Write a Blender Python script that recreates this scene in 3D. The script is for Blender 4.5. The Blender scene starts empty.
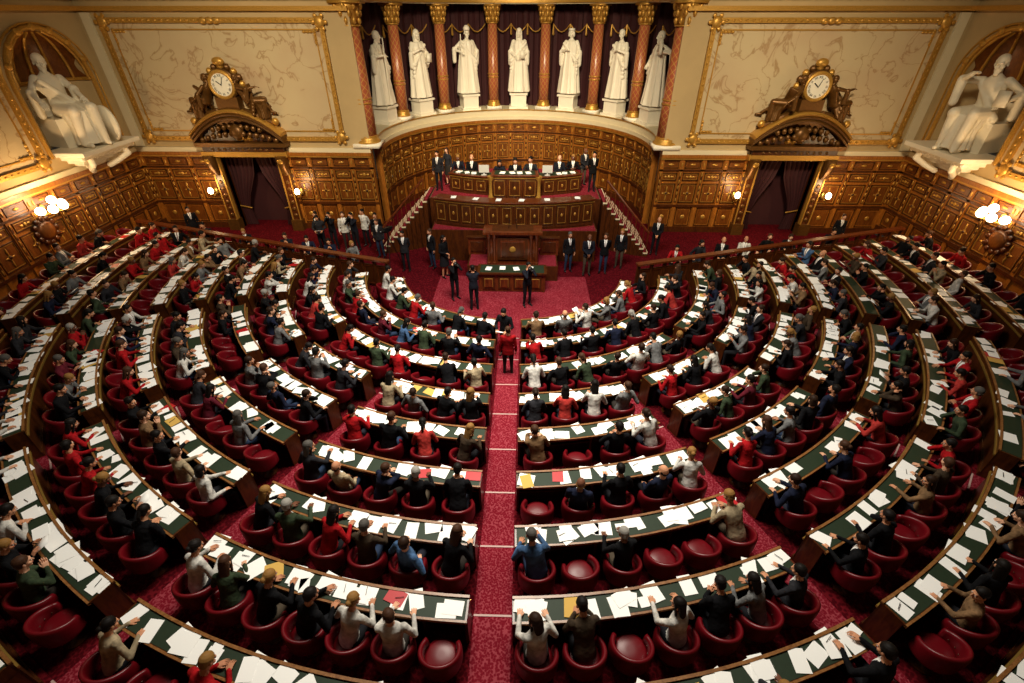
import bpy, bmesh, math, random
import numpy as np
from mathutils import Vector, Matrix, Euler
random.seed(11)
V=Vector
pi=math.pi
sc=bpy.context.scene
def lin(h):
    if isinstance(h,str):
        h=h.lstrip('#'); c=[int(h[i:i+2],16)/255 for i in (0,2,4)]
    else: c=[x/255 for x in h]
    return tuple((x/12.92 if x<=.04045 else ((x+.055)/1.055)**2.4) for x in c)+(1,)
# ------------------------------------------------------------ materials
def newmat(name):
    m=bpy.data.materials.new(name); m.use_nodes=True
    nt=m.node_tree; return m,nt,nt.nodes['Principled BSDF']
def simple(name,col,rough=.5,metal=0,emit=0,noise=0,nscale=8,bump=0,spec=.5):
    m,nt,b=newmat(name)
    b.inputs['Base Color'].default_value=lin(col); b.inputs['Roughness'].default_value=rough
    b.inputs['Metallic'].default_value=metal; b.inputs['Specular IOR Level'].default_value=spec
    if emit:
        b.inputs['Emission Color'].default_value=lin(col); b.inputs['Emission Strength'].default_value=emit
    if noise or bump:
        tc=nt.nodes.new('ShaderNodeTexCoord'); n=nt.nodes.new('ShaderNodeTexNoise')
        n.inputs['Scale'].default_value=nscale; n.inputs['Detail'].default_value=4
        nt.links.new(tc.outputs['Object'],n.inputs['Vector'])
        if noise:
            mx=nt.nodes.new('ShaderNodeMix'); mx.data_type='RGBA'
            c=lin(col); mx.inputs[6].default_value=tuple(x*(1-noise) for x in c[:3])+(1,)
            mx.inputs[7].default_value=tuple(min(1,x*(1+noise)) for x in c[:3])+(1,)
            nt.links.new(n.outputs[0],mx.inputs[0]); nt.links.new(mx.outputs[2],b.inputs['Base Color'])
        if bump:
            bp=nt.nodes.new('ShaderNodeBump'); bp.inputs['Strength'].default_value=bump; bp.inputs['Distance'].default_value=.02
            nt.links.new(n.outputs[0],bp.inputs['Height']); nt.links.new(bp.outputs[0],b.inputs['Normal'])
    return m
def ramp(nt,stops,const=False):
    r=nt.nodes.new('ShaderNodeValToRGB'); cr=r.color_ramp
    if const: cr.interpolation='CONSTANT'
    while len(cr.elements)<len(stops): cr.elements.new(.5)
    for e,(p,c) in zip(cr.elements,stops): e.position=p; e.color=lin(c)
    return r
def wood(name,c1,c2,rough=.35,scale=(3,3,.6)):
    m,nt,b=newmat(name)
    tc=nt.nodes.new('ShaderNodeTexCoord'); mp=nt.nodes.new('ShaderNodeMapping'); mp.inputs['Scale'].default_value=scale
    n=nt.nodes.new('ShaderNodeTexNoise'); n.inputs['Scale'].default_value=4; n.inputs['Detail'].default_value=6; n.inputs['Distortion'].default_value=1.5
    r=ramp(nt,[(.3,c1),(.7,c2)])
    nt.links.new(tc.outputs['Object'],mp.inputs[0]); nt.links.new(mp.outputs[0],n.inputs['Vector'])
    nt.links.new(n.outputs[0],r.inputs[0]); nt.links.new(r.outputs[0],b.inputs['Base Color'])
    b.inputs['Roughness'].default_value=rough
    return m
def carpet(name,c1,c2,c3,scale=22):
    m,nt,b=newmat(name)
    tc=nt.nodes.new('ShaderNodeTexCoord'); v=nt.nodes.new('ShaderNodeTexVoronoi'); v.inputs['Scale'].default_value=scale
    n=nt.nodes.new('ShaderNodeTexNoise'); n.inputs['Scale'].default_value=1.3
    r=ramp(nt,[(0,c3),(.22,c1),(.5,c1),(.7,c2)])
    mx=nt.nodes.new('ShaderNodeMix'); mx.data_type='RGBA'; mx.blend_type='MULTIPLY'; mx.inputs[0].default_value=.4
    nt.links.new(tc.outputs['Object'],v.inputs['Vector']); nt.links.new(tc.outputs['Object'],n.inputs['Vector'])
    nt.links.new(v.outputs['Distance'],r.inputs[0]); nt.links.new(r.outputs[0],mx.inputs[6]); nt.links.new(n.outputs[0],mx.inputs[7])
    nt.links.new(mx.outputs[2],b.inputs['Base Color']); b.inputs['Roughness'].default_value=.95
    b.inputs['Specular IOR Level'].default_value=.05
    return m
def marble(name,base,vein,vein2,scale=1.0,rough=.3,w=.05,soft=(110,110,110)):
    m,nt,b=newmat(name)
    tc=nt.nodes.new('ShaderNodeTexCoord')
    n=nt.nodes.new('ShaderNodeTexNoise'); n.inputs['Scale'].default_value=scale; n.inputs['Detail'].default_value=8; n.inputs['Distortion'].default_value=1.2
    r=ramp(nt,[(.0,base),(.5-w,base),(.5,vein),(.5+w,base),(1,base)])
    n2=nt.nodes.new('ShaderNodeTexNoise'); n2.inputs['Scale'].default_value=scale*.9; n2.inputs['Detail'].default_value=5
    mx=nt.nodes.new('ShaderNodeMix'); mx.data_type='RGBA'; mx.blend_type='MIX'
    r2=ramp(nt,[(.4,(0,0,0)),(.8,soft)])
    nt.links.new(tc.outputs['Object'],n.inputs['Vector']); nt.links.new(tc.outputs['Object'],n2.inputs['Vector'])
    nt.links.new(n.outputs[0],r.inputs[0]); nt.links.new(n2.outputs[0],r2.inputs[0]); nt.links.new(r2.outputs[0],mx.inputs[0])
    nt.links.new(r.outputs[0],mx.inputs[6]); mx.inputs[7].default_value=lin(vein2)
    nt.links.new(mx.outputs[2],b.inputs['Base Color']); b.inputs['Roughness'].default_value=rough
    return m
def objcol(name,kind,rough=.8):
    m,nt,b=newmat(name); oi=nt.nodes.new('ShaderNodeObjectInfo'); b.inputs['Roughness'].default_value=rough
    b.inputs['Specular IOR Level'].default_value=.15
    if kind=='color':
        n=nt.nodes.new('ShaderNodeTexNoise'); n.inputs['Scale'].default_value=9
        tc=nt.nodes.new('ShaderNodeTexCoord'); nt.links.new(tc.outputs['Object'],n.inputs['Vector'])
        r=ramp(nt,[(.3,(180,180,180)),(.7,(255,255,255))]); mx=nt.nodes.new('ShaderNodeMix'); mx.data_type='RGBA'; mx.blend_type='MULTIPLY'; mx.inputs[0].default_value=1
        nt.links.new(n.outputs[0],r.inputs[0]); nt.links.new(oi.outputs['Color'],mx.inputs[6]); nt.links.new(r.outputs[0],mx.inputs[7]); nt.links.new(mx.outputs[2],b.inputs['Base Color'])
        bp=nt.nodes.new('ShaderNodeBump'); bp.inputs['Strength'].default_value=.6; bp.inputs['Distance'].default_value=.04
        nt.links.new(n.outputs[0],bp.inputs['Height']); nt.links.new(bp.outputs[0],b.inputs['Normal'])
    else:
        r=ramp(nt,kind,True); nt.links.new(oi.outputs['Random'],r.inputs[0]); nt.links.new(r.outputs[0],b.inputs['Base Color'])
    return m
def lattice(name,c1,c2):
    m,nt,b=newmat(name); tc=nt.nodes.new('ShaderNodeTexCoord')
    sp=nt.nodes.new('ShaderNodeSeparateXYZ'); nt.links.new(tc.outputs['Object'],sp.inputs[0])
    def M(op,a,bb=None):
        n=nt.nodes.new('ShaderNodeMath'); n.operation=op
        for i,x in enumerate((a,bb)):
            if x is None: continue
            if isinstance(x,(int,float)): n.inputs[i].default_value=x
            else: nt.links.new(x,n.inputs[i])
        return n.outputs[0]
    at=M('ARCTAN2',sp.outputs[1],sp.outputs[0]); a=M('MULTIPLY',at,4); z=M('MULTIPLY',sp.outputs[2],11)
    s1=M('ABSOLUTE',M('SINE',M('ADD',a,z))); s2=M('ABSOLUTE',M('SINE',M('SUBTRACT',a,z)))
    mn=M('MINIMUM',s1,s2); r=ramp(nt,[(.12,c2),(.3,c1)]); nt.links.new(mn,r.inputs[0])
    nt.links.new(r.outputs[0],b.inputs['Base Color']); b.inputs['Roughness'].default_value=.3
    return m
GOLD=simple('gilding','bd8e3e',.4,.5,noise=.4,nscale=30,bump=.3)
BRONZE=simple('dark_gilt_bronze','66441c',.4,.5,noise=.45,nscale=14)
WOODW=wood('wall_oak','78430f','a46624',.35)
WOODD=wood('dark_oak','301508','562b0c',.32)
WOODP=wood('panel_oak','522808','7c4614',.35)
WOODL=wood('desk_edge_wood','6e4420','98683a',.35)
WOODT=wood('tribune_mahogany','44180a','703514',.28)
GREEN=simple('green_leather','22301f',.6,noise=.2,nscale=20,spec=.3)
RED=simple('red_leather','620711',.38,noise=.15,nscale=6,spec=.35)
CARPET=carpet('seating_carpet','4a0710','6c141d','260409')
AISLE=carpet('aisle_carpet','7c1826','a0404a','520a15',30)
CREAM=simple('cream_stone_wall','b39a6e',.7,noise=.08,nscale=2)
CREAM2=simple('pale_stone','d6c8a6',.6,noise=.06,nscale=3)
PANELM=marble('painted_marble_panel','bdaa86','9c7f58','a67c64',.8,.4,.02,(160,160,160))
COLM=lattice('column_marble_gilt','a2543a','c0904e')
WHITEM=simple('white_marble','f0e8d4',.42,noise=.07,nscale=5)
DRAPE=simple('burgundy_drape','35070d',.8,noise=.3,nscale=5)
PAPER=simple('white_paper','fdfcf8',.8)
PAPER2=simple('buff_paper','cfa650',.8)
PAPER3=simple('red_folder','b3141c',.5)
BLACK=simple('black_plastic','0e0e10',.4)
BRASS=simple('brass','caa250',.3,.7)
GLOBE=simple('lit_glass_globe','fff0cc',.3,0,14)
FACEW=simple('clock_face','e2dccb',.5)
NOSE=simple('step_nosing','bb9a92',.6)
SKIN=objcol('skin',[(0,'c98f6c'),(.3,'d9a585'),(.6,'b98060'),(.92,'6b4330')],.6)
TOP=objcol('clothing','color',.85)
BOT=objcol('trousers',[(0,'15151a'),(.25,'22242e'),(.45,'2b2622'),(.6,'26344c'),(.75,'17171b'),(.9,'4a4034')],.85)
HAIR=objcol('hair',[(0,'120d0a'),(.28,'2a1a10'),(.5,'40281a'),(.66,'4e4a46'),(.73,'171210'),(.87,'8a6434'),(.96,'8f8b84')],.6)
SHIRT=simple('white_shirt','e8e6e2',.8); SHOE=simple('black_shoe','0c0c0c',.3)
EYEW=simple('eye_white','e8e4df',.2); EYED=simple('iris','1c120c',.2); LIPS=simple('lips','a85a4c',.5); TIE=simple('necktie','5c1018',.6)
PM=[SKIN,TOP,BOT,HAIR,SHIRT,SHOE,EYEW,EYED,LIPS,TIE,BLACK,PAPER]
# ------------------------------------------------------------ mesh builder
class MB:
    def __init__(s): s.v=[];s.f=[];s.m=[];s.prims=[];s.M=Matrix.Identity(4)
    def _add(s,vs,fs,m):
        o=len(s.v); M=s.M
        s.v.extend([tuple(M@V(p)) for p in vs]); s.f.extend([tuple(i+o for i in f) for f in fs]); s.m.extend([m]*len(fs))
    def box(s,c,d,m=0,R=None,taper=1):
        hx,hy,hz=d[0]/2,d[1]/2,d[2]/2; R=R or Matrix.Identity(3); c=V(c)
        p=[c+R@V((x*hx*(taper if z>0 else 1),y*hy*(taper if z>0 else 1),z*hz)) for z in(-1,1) for y in(-1,1) for x in(-1,1)]
        s._add(p,[(0,2,3,1),(4,5,7,6),(0,1,5,4),(2,6,7,3),(0,4,6,2),(1,3,7,5)],m)
    def hexa(s,p,m=0):
        s._add(p,[(3,2,1,0),(4,5,6,7),(0,1,5,4),(1,2,6,5),(2,3,7,6),(3,0,4,7)],m)
    def loft(s,secs,n=16,m=0,p=1.0,mod=None,caps=True):
        vs=[];fs=[]
        for i,(c,u,w) in enumerate(secs):
            c=V(c);u=V(u);w=V(w)
            for j in range(n):
                a=2*pi*j/n; cs,sn=math.cos(a),math.sin(a)
                k=mod(a,i) if mod else 1
                cu=math.copysign(abs(cs)**p,cs)*k; cv=math.copysign(abs(sn)**p,sn)*k
                vs.append(c+u*cu+w*cv)
        N=len(secs)
        for i in range(N-1):
            for j in range(n):
                a=i*n+j;b=i*n+(j+1)%n
                fs.append((a,b,b+n,a+n))
        if caps:
            fs.append(tuple(reversed(range(n)))); fs.append(tuple((N-1)*n+j for j in range(n)))
        s._add(vs,fs,m)
        S=[(np.array(s.M@V(c)),np.array(s.M.to_3x3()@V(u)),np.array(s.M.to_3x3()@V(w))) for c,u,w in secs]
        def fn(P,S=S):
            best=np.full(len(P),1e9)
            for (c0,u0,w0),(c1,u1,w1) in zip(S[:-1],S[1:]):
                ax=c1-c0; L2=max(ax@ax,1e-9); t0=((P-c0)@ax)/L2; t=np.clip(t0,0,1)
                C=c0+t[:,None]*ax; ru=np.linalg.norm(u0)*(1-t)+np.linalg.norm(u1)*t; rw=np.linalg.norm(w0)*(1-t)+np.linalg.norm(w1)*t
                uh=u0/max(np.linalg.norm(u0),1e-9); wh=w0/max(np.linalg.norm(w0),1e-9); D=P-C
                q=np.hypot((D@uh)/ru,(D@wh)/rw); d=(q-1)*np.minimum(ru,rw)
                ex=np.abs(t0-t)*math.sqrt(L2); d=np.where(ex>0,np.hypot(np.maximum(d,0),ex),d)
                best=np.minimum(best,d)
            return best
        s.prims.append((m,fn))
    def cap(s,p0,p1,r0,r1,m=0,n=10):
        p0=V(p0);p1=V(p1);ax=(p1-p0); L=ax.length; ax=ax/L if L>1e-6 else V((0,0,1))
        u=ax.orthogonal().normalized(); w=ax.cross(u)
        secs=[]
        for k in (0.15,.5,.85): a=k*pi/2; secs.append((p0-ax*r0*math.cos(a),u*r0*math.sin(a),w*r0*math.sin(a)))
        secs.append((p0,u*r0,w*r0)); secs.append((p1,u*r1,w*r1))
        for k in (.85,.5,.15): a=k*pi/2; secs.append((p1+ax*r1*math.cos(a),u*r1*math.sin(a),w*r1*math.sin(a)))
        pr=s.prims; s.prims=[]; s.loft(secs,n,m); s.prims=pr
        a=np.array(s.M@p0);b=np.array(s.M@p1);k=s.M.to_scale()[0]
        def fn(P,a=a,b=b,r0=r0*k,r1=r1*k):
            d=b-a;L2=max(d@d,1e-12);t=np.clip(((P-a)@d)/L2,0,1); return np.linalg.norm(P-(a+t[:,None]*d),axis=1)-(r0*(1-t)+r1*t)
        s.prims.append((m,fn))
    def ell(s,c,r,m=0,n=14,R=None):
        c=V(c);R=R or Matrix.Identity(3); k=max(5,n//2); secs=[]
        for i in range(k+1):
            a=pi*(i+.0)/k; a=min(max(a,.12),pi-.12)
            secs.append((c+R@V((0,0,-math.cos(a)*r[2])),R@V((r[0]*math.sin(a),0,0)),R@V((0,r[1]*math.sin(a),0))))
        pr=s.prims; s.prims=[]; s.loft(secs,n,m); s.prims=pr
        c2=np.array(s.M@c);Ri=np.array((s.M.to_3x3()@R).inverted())
        def fn(P,c=c2,Ri=Ri,r=np.array(r)):
            q=((P-c)@Ri.T)/r; return (np.linalg.norm(q,axis=1)-1)*r.min()
        s.prims.append((m,fn))
    def lathe(s,prof,m=0,n=20,c=(0,0,0)):
        s.loft([(V(c)+V((0,0,z)),V((r,0,0)),V((0,r,0))) for r,z in prof],n,m)
    def tube(s,pts,r,m=0,n=6):
        for a,b in zip(pts[:-1],pts[1:]): s.cap(a,b,r,r,m,n)
    def torus(s,c,R,r,ax1,ax2,m=0,n=28,k=8,a0=0,a1=2*pi):
        c=V(c);ax1=V(ax1);ax2=V(ax2);N=ax1.cross(ax2); secs=[]
        for i in range(n+1):
            a=a0+(a1-a0)*i/n; d=ax1*math.cos(a)+ax2*math.sin(a); secs.append((c+d*R,d*r,N*r))
        s.loft(secs,k,m)
    def add_mesh(s,me,M=None,tag=None):
        M=M or Matrix.Identity(4); o=len(s.v); T=s.M@M
        co=np.empty(len(me.vertices)*3); me.vertices.foreach_get('co',co); co=co.reshape(-1,3)
        A=np.array(T); co=co@A[:3,:3].T+A[:3,3]
        s.v.extend(map(tuple,co.tolist())); flip=T.determinant()<0
        for p in me.polygons:
            vs=[i+o for i in p.vertices]
            if flip: vs.reverse()
            s.f.append(tuple(vs)); s.m.append(p.material_index if tag is None else tag)
    def mesh(s,name,mats=None,smooth=True):
        me=bpy.data.meshes.new(name); me.from_pydata(s.v,[],s.f)
        for m in mats or []: me.materials.append(m)
        me.polygons.foreach_set('material_index',s.m)
        if smooth:
            me.polygons.foreach_set('use_smooth',[True]*len(me.polygons))
        me.update(); return me
def link(name,me,loc=(0,0,0),rz=0,scale=1,col=None,bevel=0,auto=None):
    o=bpy.data.objects.new(name,me); sc.collection.objects.link(o); o.location=loc; o.rotation_euler[2]=rz
    o.scale=(scale,)*3 if isinstance(scale,(int,float)) else scale
    if col: o.color=col
    if bevel:
        b=o.modifiers.new('bevel','BEVEL'); b.width=bevel; b.segments=2; b.limit_method='ANGLE'
    return o
def obj(mb,name,mats,smooth=False,**k):
    me=mb.mesh(name,mats,smooth=smooth)
    if smooth=='auto':
        try: me.set_sharp_from_angle(angle=.6)
        except Exception: pass
    return link(name,me,**k)
def remesh(mb,vox,it=2):
    me=mb.mesh('tmp'); o=bpy.data.objects.new('tmp',me); sc.collection.objects.link(o)
    r=o.modifiers.new('r','REMESH'); r.mode='VOXEL'; r.voxel_size=vox
    if it:
        sm=o.modifiers.new('s','SMOOTH'); sm.factor=.5; sm.iterations=it
    dg=bpy.context.evaluated_depsgraph_get(); res=bpy.data.meshes.new_from_object(o.evaluated_get(dg))
    bpy.data.objects.remove(o); bpy.data.meshes.remove(me)
    n=len(res.polygons); c=np.empty(n*3); res.polygons.foreach_get('center',c); c=c.reshape(-1,3)
    D=np.stack([fn(c) for _,fn in mb.prims]); tags=np.array([t for t,_ in mb.prims])[D.argmin(0)]
    res.polygons.foreach_set('material_index',tags.astype(int).tolist())
    return res,c,tags
# ------------------------------------------------------------ people
def head_mesh(style):
    b=MB(); S,H=0,3
    b.ell((0,-.012,.03),(.073,.092,.086),S); b.ell((0,.022,-.035),(.055,.062,.08),S); b.ell((0,.055,-.092),(.026,.024,.022),S)
    b.cap((0,.088,.004),(0,.104,-.03),.008,.013,S); b.cap((-.032,.078,.02),(.032,.078,.02),.013,.013,S)
    b.cap((-.018,.083,-.056),(.018,.083,-.056),.009,.009,8)
    for x in(-1,1):
        b.ell((x*.077,-.008,-.01),(.011,.02,.031),S); b.ell((x*.04,.05,-.03),(.024,.028,.028),S)
    b.cap((0,-.015,-.06),(0,-.03,-.13),.05,.052,S)
    if style!='bald':
        b.ell((0,-.022,.048),(.083,.096,.083),H); b.ell((0,-.055,-.005),(.071,.055,.07),H)
        for x in(-1,1): b.cap((x*.07,.012,.045),(x*.072,.005,.005),.014,.009,H)
    else:
        b.ell((0,-.07,-.015),(.066,.036,.045),H)
        for x in(-1,1): b.ell((x*.066,-.035,.0),(.016,.035,.03),H)
    if style in('long','bob'):
        L=-.22 if style=='long' else -.1
        b.loft([(V((0,-.05,.03)),V((.085,0,0)),V((0,.055,0))),(V((0,-.06,-.06)),V((.09,0,0)),V((0,.05,0))),(V((0,-.075,L)),V((.075,0,0)),V((0,.035,0)))],14,H)
        for x in(-1,1): b.cap((x*.072,.01,.03),(x*.08,.0,L*.7),.022,.02,H)
    if style=='bun': b.ell((0,-.12,.03),(.04,.04,.04),H)
    if style=='tail': b.cap((0,-.1,.03),(0,-.13,-.05),.03,.03,H); b.cap((0,-.13,-.05),(0,-.11,-.17),.03,.012,H)
    if style=='beard':
        b.ell((0,.035,-.075),(.054,.052,.05),H); b.ell((0,.06,-.12),(.035,.03,.04),H)
    me,_,_=remesh(b,.0075,1)
    o=MB(); o.add_mesh(me)
    for x in(-1,1):
        o.ell((x*.029,.078,.0),(.014,.011,.009),6,10); o.ell((x*.029,.0865,.0),(.0055,.004,.0055),7,8)
    r=o.mesh('head'); return r
HEADS={k:head_mesh(k) for k in('short','bald','long','bob','bun','tail','beard')}
def hand_mesh():
    b=MB()
    b.loft([(V((0,0,0)),V((.026,0,0)),V((0,0,.018))),(V((0,.03,0)),V((.036,0,0)),V((0,0,.016))),(V((0,.085,-.004)),V((.041,0,0)),V((0,0,.012)))],12,0,.8)
    for x,L in((-.031,.058),(-.0105,.072),(.0105,.078),(.031,.068)):
        a=V((x,.08,-.004)); c=a+V((x*.1,L*.55,-.012)); d=c+V((0,L*.42,-.026)); b.cap(a,c,.0095,.0085,0,8); b.cap(c,d,.0085,.0065,0,8)
    b.cap((.024,.02,-.002),(.052,.058,-.016),.014,.0105,0,8); b.cap((.052,.058,-.016),(.056,.088,-.022),.0105,.008,0,8)
    return remesh(b,.0045,1)[0]
HAND=hand_mesh()
def frame(o,y,z):
    y=y.normalized(); x=y.cross(z).normalized(); z=x.cross(y); M=Matrix((x,y,z)).transposed().to_4x4(); M.translation=o; return M
def person(name,seated=True,lean=8,twist=0,side=0,hands=((-.17,.42,.79),(.17,.42,.79)),elb=((-.35,-.1,-.6),(.35,-.1,-.6)),hp=-10,hy=0,hair='short',suit=False,w=1.0,
           skirt=False,prop=None,robe=None,allmat=None,vox=.016,legs=None,hat=None):
    b=MB(); P=V((0,0,.55 if seated else .94)); L=math.radians(lean); rl=Matrix.Rotation(math.radians(side),3,'Y')
    up=rl@V((0,math.sin(L),math.cos(L)))
    def fr(t):
        R=Matrix.Rotation(math.radians(twist)*t,3,up); x=R@(rl@V((1,0,0))); return x,R@(rl@V((0,math.cos(L),-math.sin(L))))
    prof=[(-.07,.15,.115),(0,.168,.125),(.1,.158,.118),(.2,.148,.108),(.3,.162,.115),(.39,.175,.115),(.455,.168,.098),(.5,.11,.075),(.54,.062,.058)]
    secs=[]
    for t,rx,ry in prof:
        x,f=fr(min(1,max(0,t/.45))); secs.append((P+up*t,x*rx*w,f*ry))
    b.loft(secs,18,1)
    x1,f1=fr(1)
    sh=[P+up*.455+x1*s*.175*w for s in(-1,1)]
    nb=P+up*.5; b.cap(nb,nb+up*.09+V((0,.01,0)),.054,.05,0)
    ins=[]
    for i,s in enumerate((-1,1)):
        h=V(hands[i]); d=h-sh[i]; l1,l2=.285,.25; D=min(d.length,l1+l2-.005); h=sh[i]+d.normalized()*D; dn=d.normalized()
        a=(l1*l1-l2*l2+D*D)/(2*D); hh=math.sqrt(max(0,l1*l1-a*a)); pole=V(elb[i]); pole=(pole-dn*pole.dot(dn)).normalized()
        e=sh[i]+dn*a+pole*hh
        b.cap(sh[i],e,.062*(.5+.5*w),.047,1); b.cap(e,h,.046,.034,1); ins.append((e,h,s))
    for i,s in enumerate((-1,1)):
        hj=P+V((s*.09,0,-.03))
        if legs: kn,an,to=[V(q) for q in legs[i]]
        elif seated: kn=V((s*.13,.42,.52)); an=V((s*.13,.40,.09)); to=V((s*.14,.54,.045))
        else: kn=V((s*.10,.02,.5)); an=V((s*.11,-.02,.09)); to=V((s*.135,.12,.04))
        lt=0 if skirt else 2
        b.cap(hj,kn,.09,.062,2); b.cap(kn,an,.06,.04,lt)
        b.cap(an+V((0,-.02,-.045)),to,.042,.034,5)
    b.ell(P+V((0,0,-.02)),(.16*w,.12,.1),2)
    if skirt and not seated: b.loft([(P,V((.165,0,0)),V((0,.125,0))),(V((0,0,.5)),V((.22,0,0)),V((0,.17,0)))],18,2)
    if not seated and suit: b.loft([(P+V((0,0,.05)),V((.172*w,0,0)),V((0,.13,0))),(P+V((0,0,-.12)),V((.182*w,0,0)),V((0,.14,0)))],18,1)
    if robe:
        ph=robe
        def md(a,i): return 1+.08*math.sin(9*a+ph+i*.25)+.035*math.sin(17*a+ph*2)
        if seated:
            b.loft([(V((0,.05,.64)),V((.18,0,0)),V((0,.15,0))),(V((0,.22,.55)),V((.2,0,0)),V((0,.25,0))),(V((0,.32,.3)),V((.19,0,0)),V((0,.17,0))),(V((0,.33,.06)),V((.23,0,0)),V((0,.18,0)))],36,1,1,md)
            b.cap((-.13,.1,.56),(-.14,.47,.58),.1,.085,1); b.cap((.13,.1,.56),(.14,.47,.56),.1,.085,1)
            b.cap((-.14,.47,.56),(-.12,.5,.08),.08,.06,1); b.cap((.14,.45,.55),(.16,.4,.08),.08,.06,1)
        else:
            b.loft([(V((0,0,.03)),V((.35,0,0)),V((0,.29,0))),(V((0,0,.4)),V((.31,0,0)),V((0,.24,0))),(V((0,0,.8)),V((.27,0,0)),V((0,.2,0))),(V((0,0,1.1)),V((.23,0,0)),V((0,.165,0))),(V((0,0,1.32)),V((.25,0,0)),V((0,.15,0))),(V((0,0,1.43)),V((.16,0,0)),V((0,.11,0)))],40,1,1,md)
        s=1 if math.sin(ph*3)>0 else -1
        z0=P.z
        for q in range(4): b.cap((s*.2,.10-q*.05,z0+.42-.02*q),(-s*.24,.14-q*.02,z0-.05-q*.1),.045,.06,1)
        for i2,(e,h,s2) in enumerate(ins): b.cap(e,e+V((0,-.02,-.32)),.07,.06,1)
    v=vox
    me,c,tags=remesh(b,v,2 if not robe else 1)
    if suit:
        rel=c-np.array(P); t=rel@np.array(up); lx=np.abs(rel@np.array(x1)); fy=rel@np.array(f1)
        mk=(tags==1)&(t>.24)&(fy>.03)&(lx<.012+.05*(t-.24)/.25); tg=tags.copy(); tg[mk]=4; tg[mk&(lx<.014)]=9
        me.polygons.foreach_set('material_index',tg.astype(int).tolist())
    o=MB(); o.add_mesh(me)
    Hq=(Matrix.Rotation(math.radians(hy),3,'Z')@Matrix.Rotation(math.radians(hp),3,'X')).to_4x4()
    nt=nb+up*.075+V((0,.012,0)); Hq.translation=nt; hc=Hq@Matrix.Translation((0,.02,.112))
    o.add_mesh(HEADS[hair],hc)
    for e,h,s in ins:
        d=(h-e).normalized()
        if seated and abs(h.z-.79)<.03: d=(d+V((-s*.15,.6,0))); d.z=-.05
        z=V((0,0,1)) if abs(d.normalized().z)<.8 else V((s,0,0))
        M=frame(h-d.normalized()*.01,d,z)
        if s>0: M=M@Matrix.Scale(-1,4,V((1,0,0)))
        o.add_mesh(HAND,M)
    if prop=='camera':
        q=(ins[0][1]+ins[1][1])/2+V((0,.04,.05)); o.box(q,(.15,.07,.1),10); o.box(q+V((0,0,.06)),(.06,.05,.04),10); o.cap(q+V((0,.04,0)),q+V((0,.16,0)),.038,.042,10,14)
    if prop=='paper':
        q=(ins[0][1]+ins[1][1])/2+V((0,.1,.02)); o.box(q,(.21,.28,.004),11,Matrix.Rotation(.5,3,'X'))
    if prop=='staff':
        h=ins[1][1]; o.cap((h.x,h.y+.06,.03),(h.x,h.y+.06,1.6),.014,.014,0,8)
    if prop=='book':
        h=ins[0][1]; o.box(h+V((0,.08,.05)),(.16,.05,.22),0)
    if prop=='sword':
        h=ins[0][1]; o.cap(h+V((0,.1,.02)),(h.x-.05,h.y+.12,.05),.018,.01,0,8); o.cap(h+V((-.07,.1,.0)),h+V((.07,.1,0)),.012,.012,0,6)
    if hat=='mitre': o.loft([(hc.translation+V((0,0,.06)),V((.09,0,0)),V((0,.1,0))),(hc.translation+V((0,0,.13)),V((.1,0,0)),V((0,.1,0))),(hc.translation+V((0,0,.2)),V((.05,0,0)),V((0,.05,0)))],16,0)
    if hat=='cap': o.loft([(hc.translation+V((0,-.01,.06)),V((.1,0,0)),V((0,.11,0))),(hc.translation+V((0,-.01,.12)),V((.09,0,0)),V((0,.1,0)))],16,0)
    if prop=='shield':
        o.loft([(V((-.38,.36,.3)),V((0,.02,0)),V((0,0,.02))),(V((-.36,.36,.3)),V((0,.25,0)),V((0,0,.28))),(V((-.32,.36,.3)),V((0,.25,0)),V((0,0,.28)))],24,0)
    if allmat:
        o.m=[0]*len(o.m); return o.mesh(name,[allmat])
    return o.mesh(name,PM)
D1=((-.17,.42,.79),(.17,.42,.79))
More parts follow.
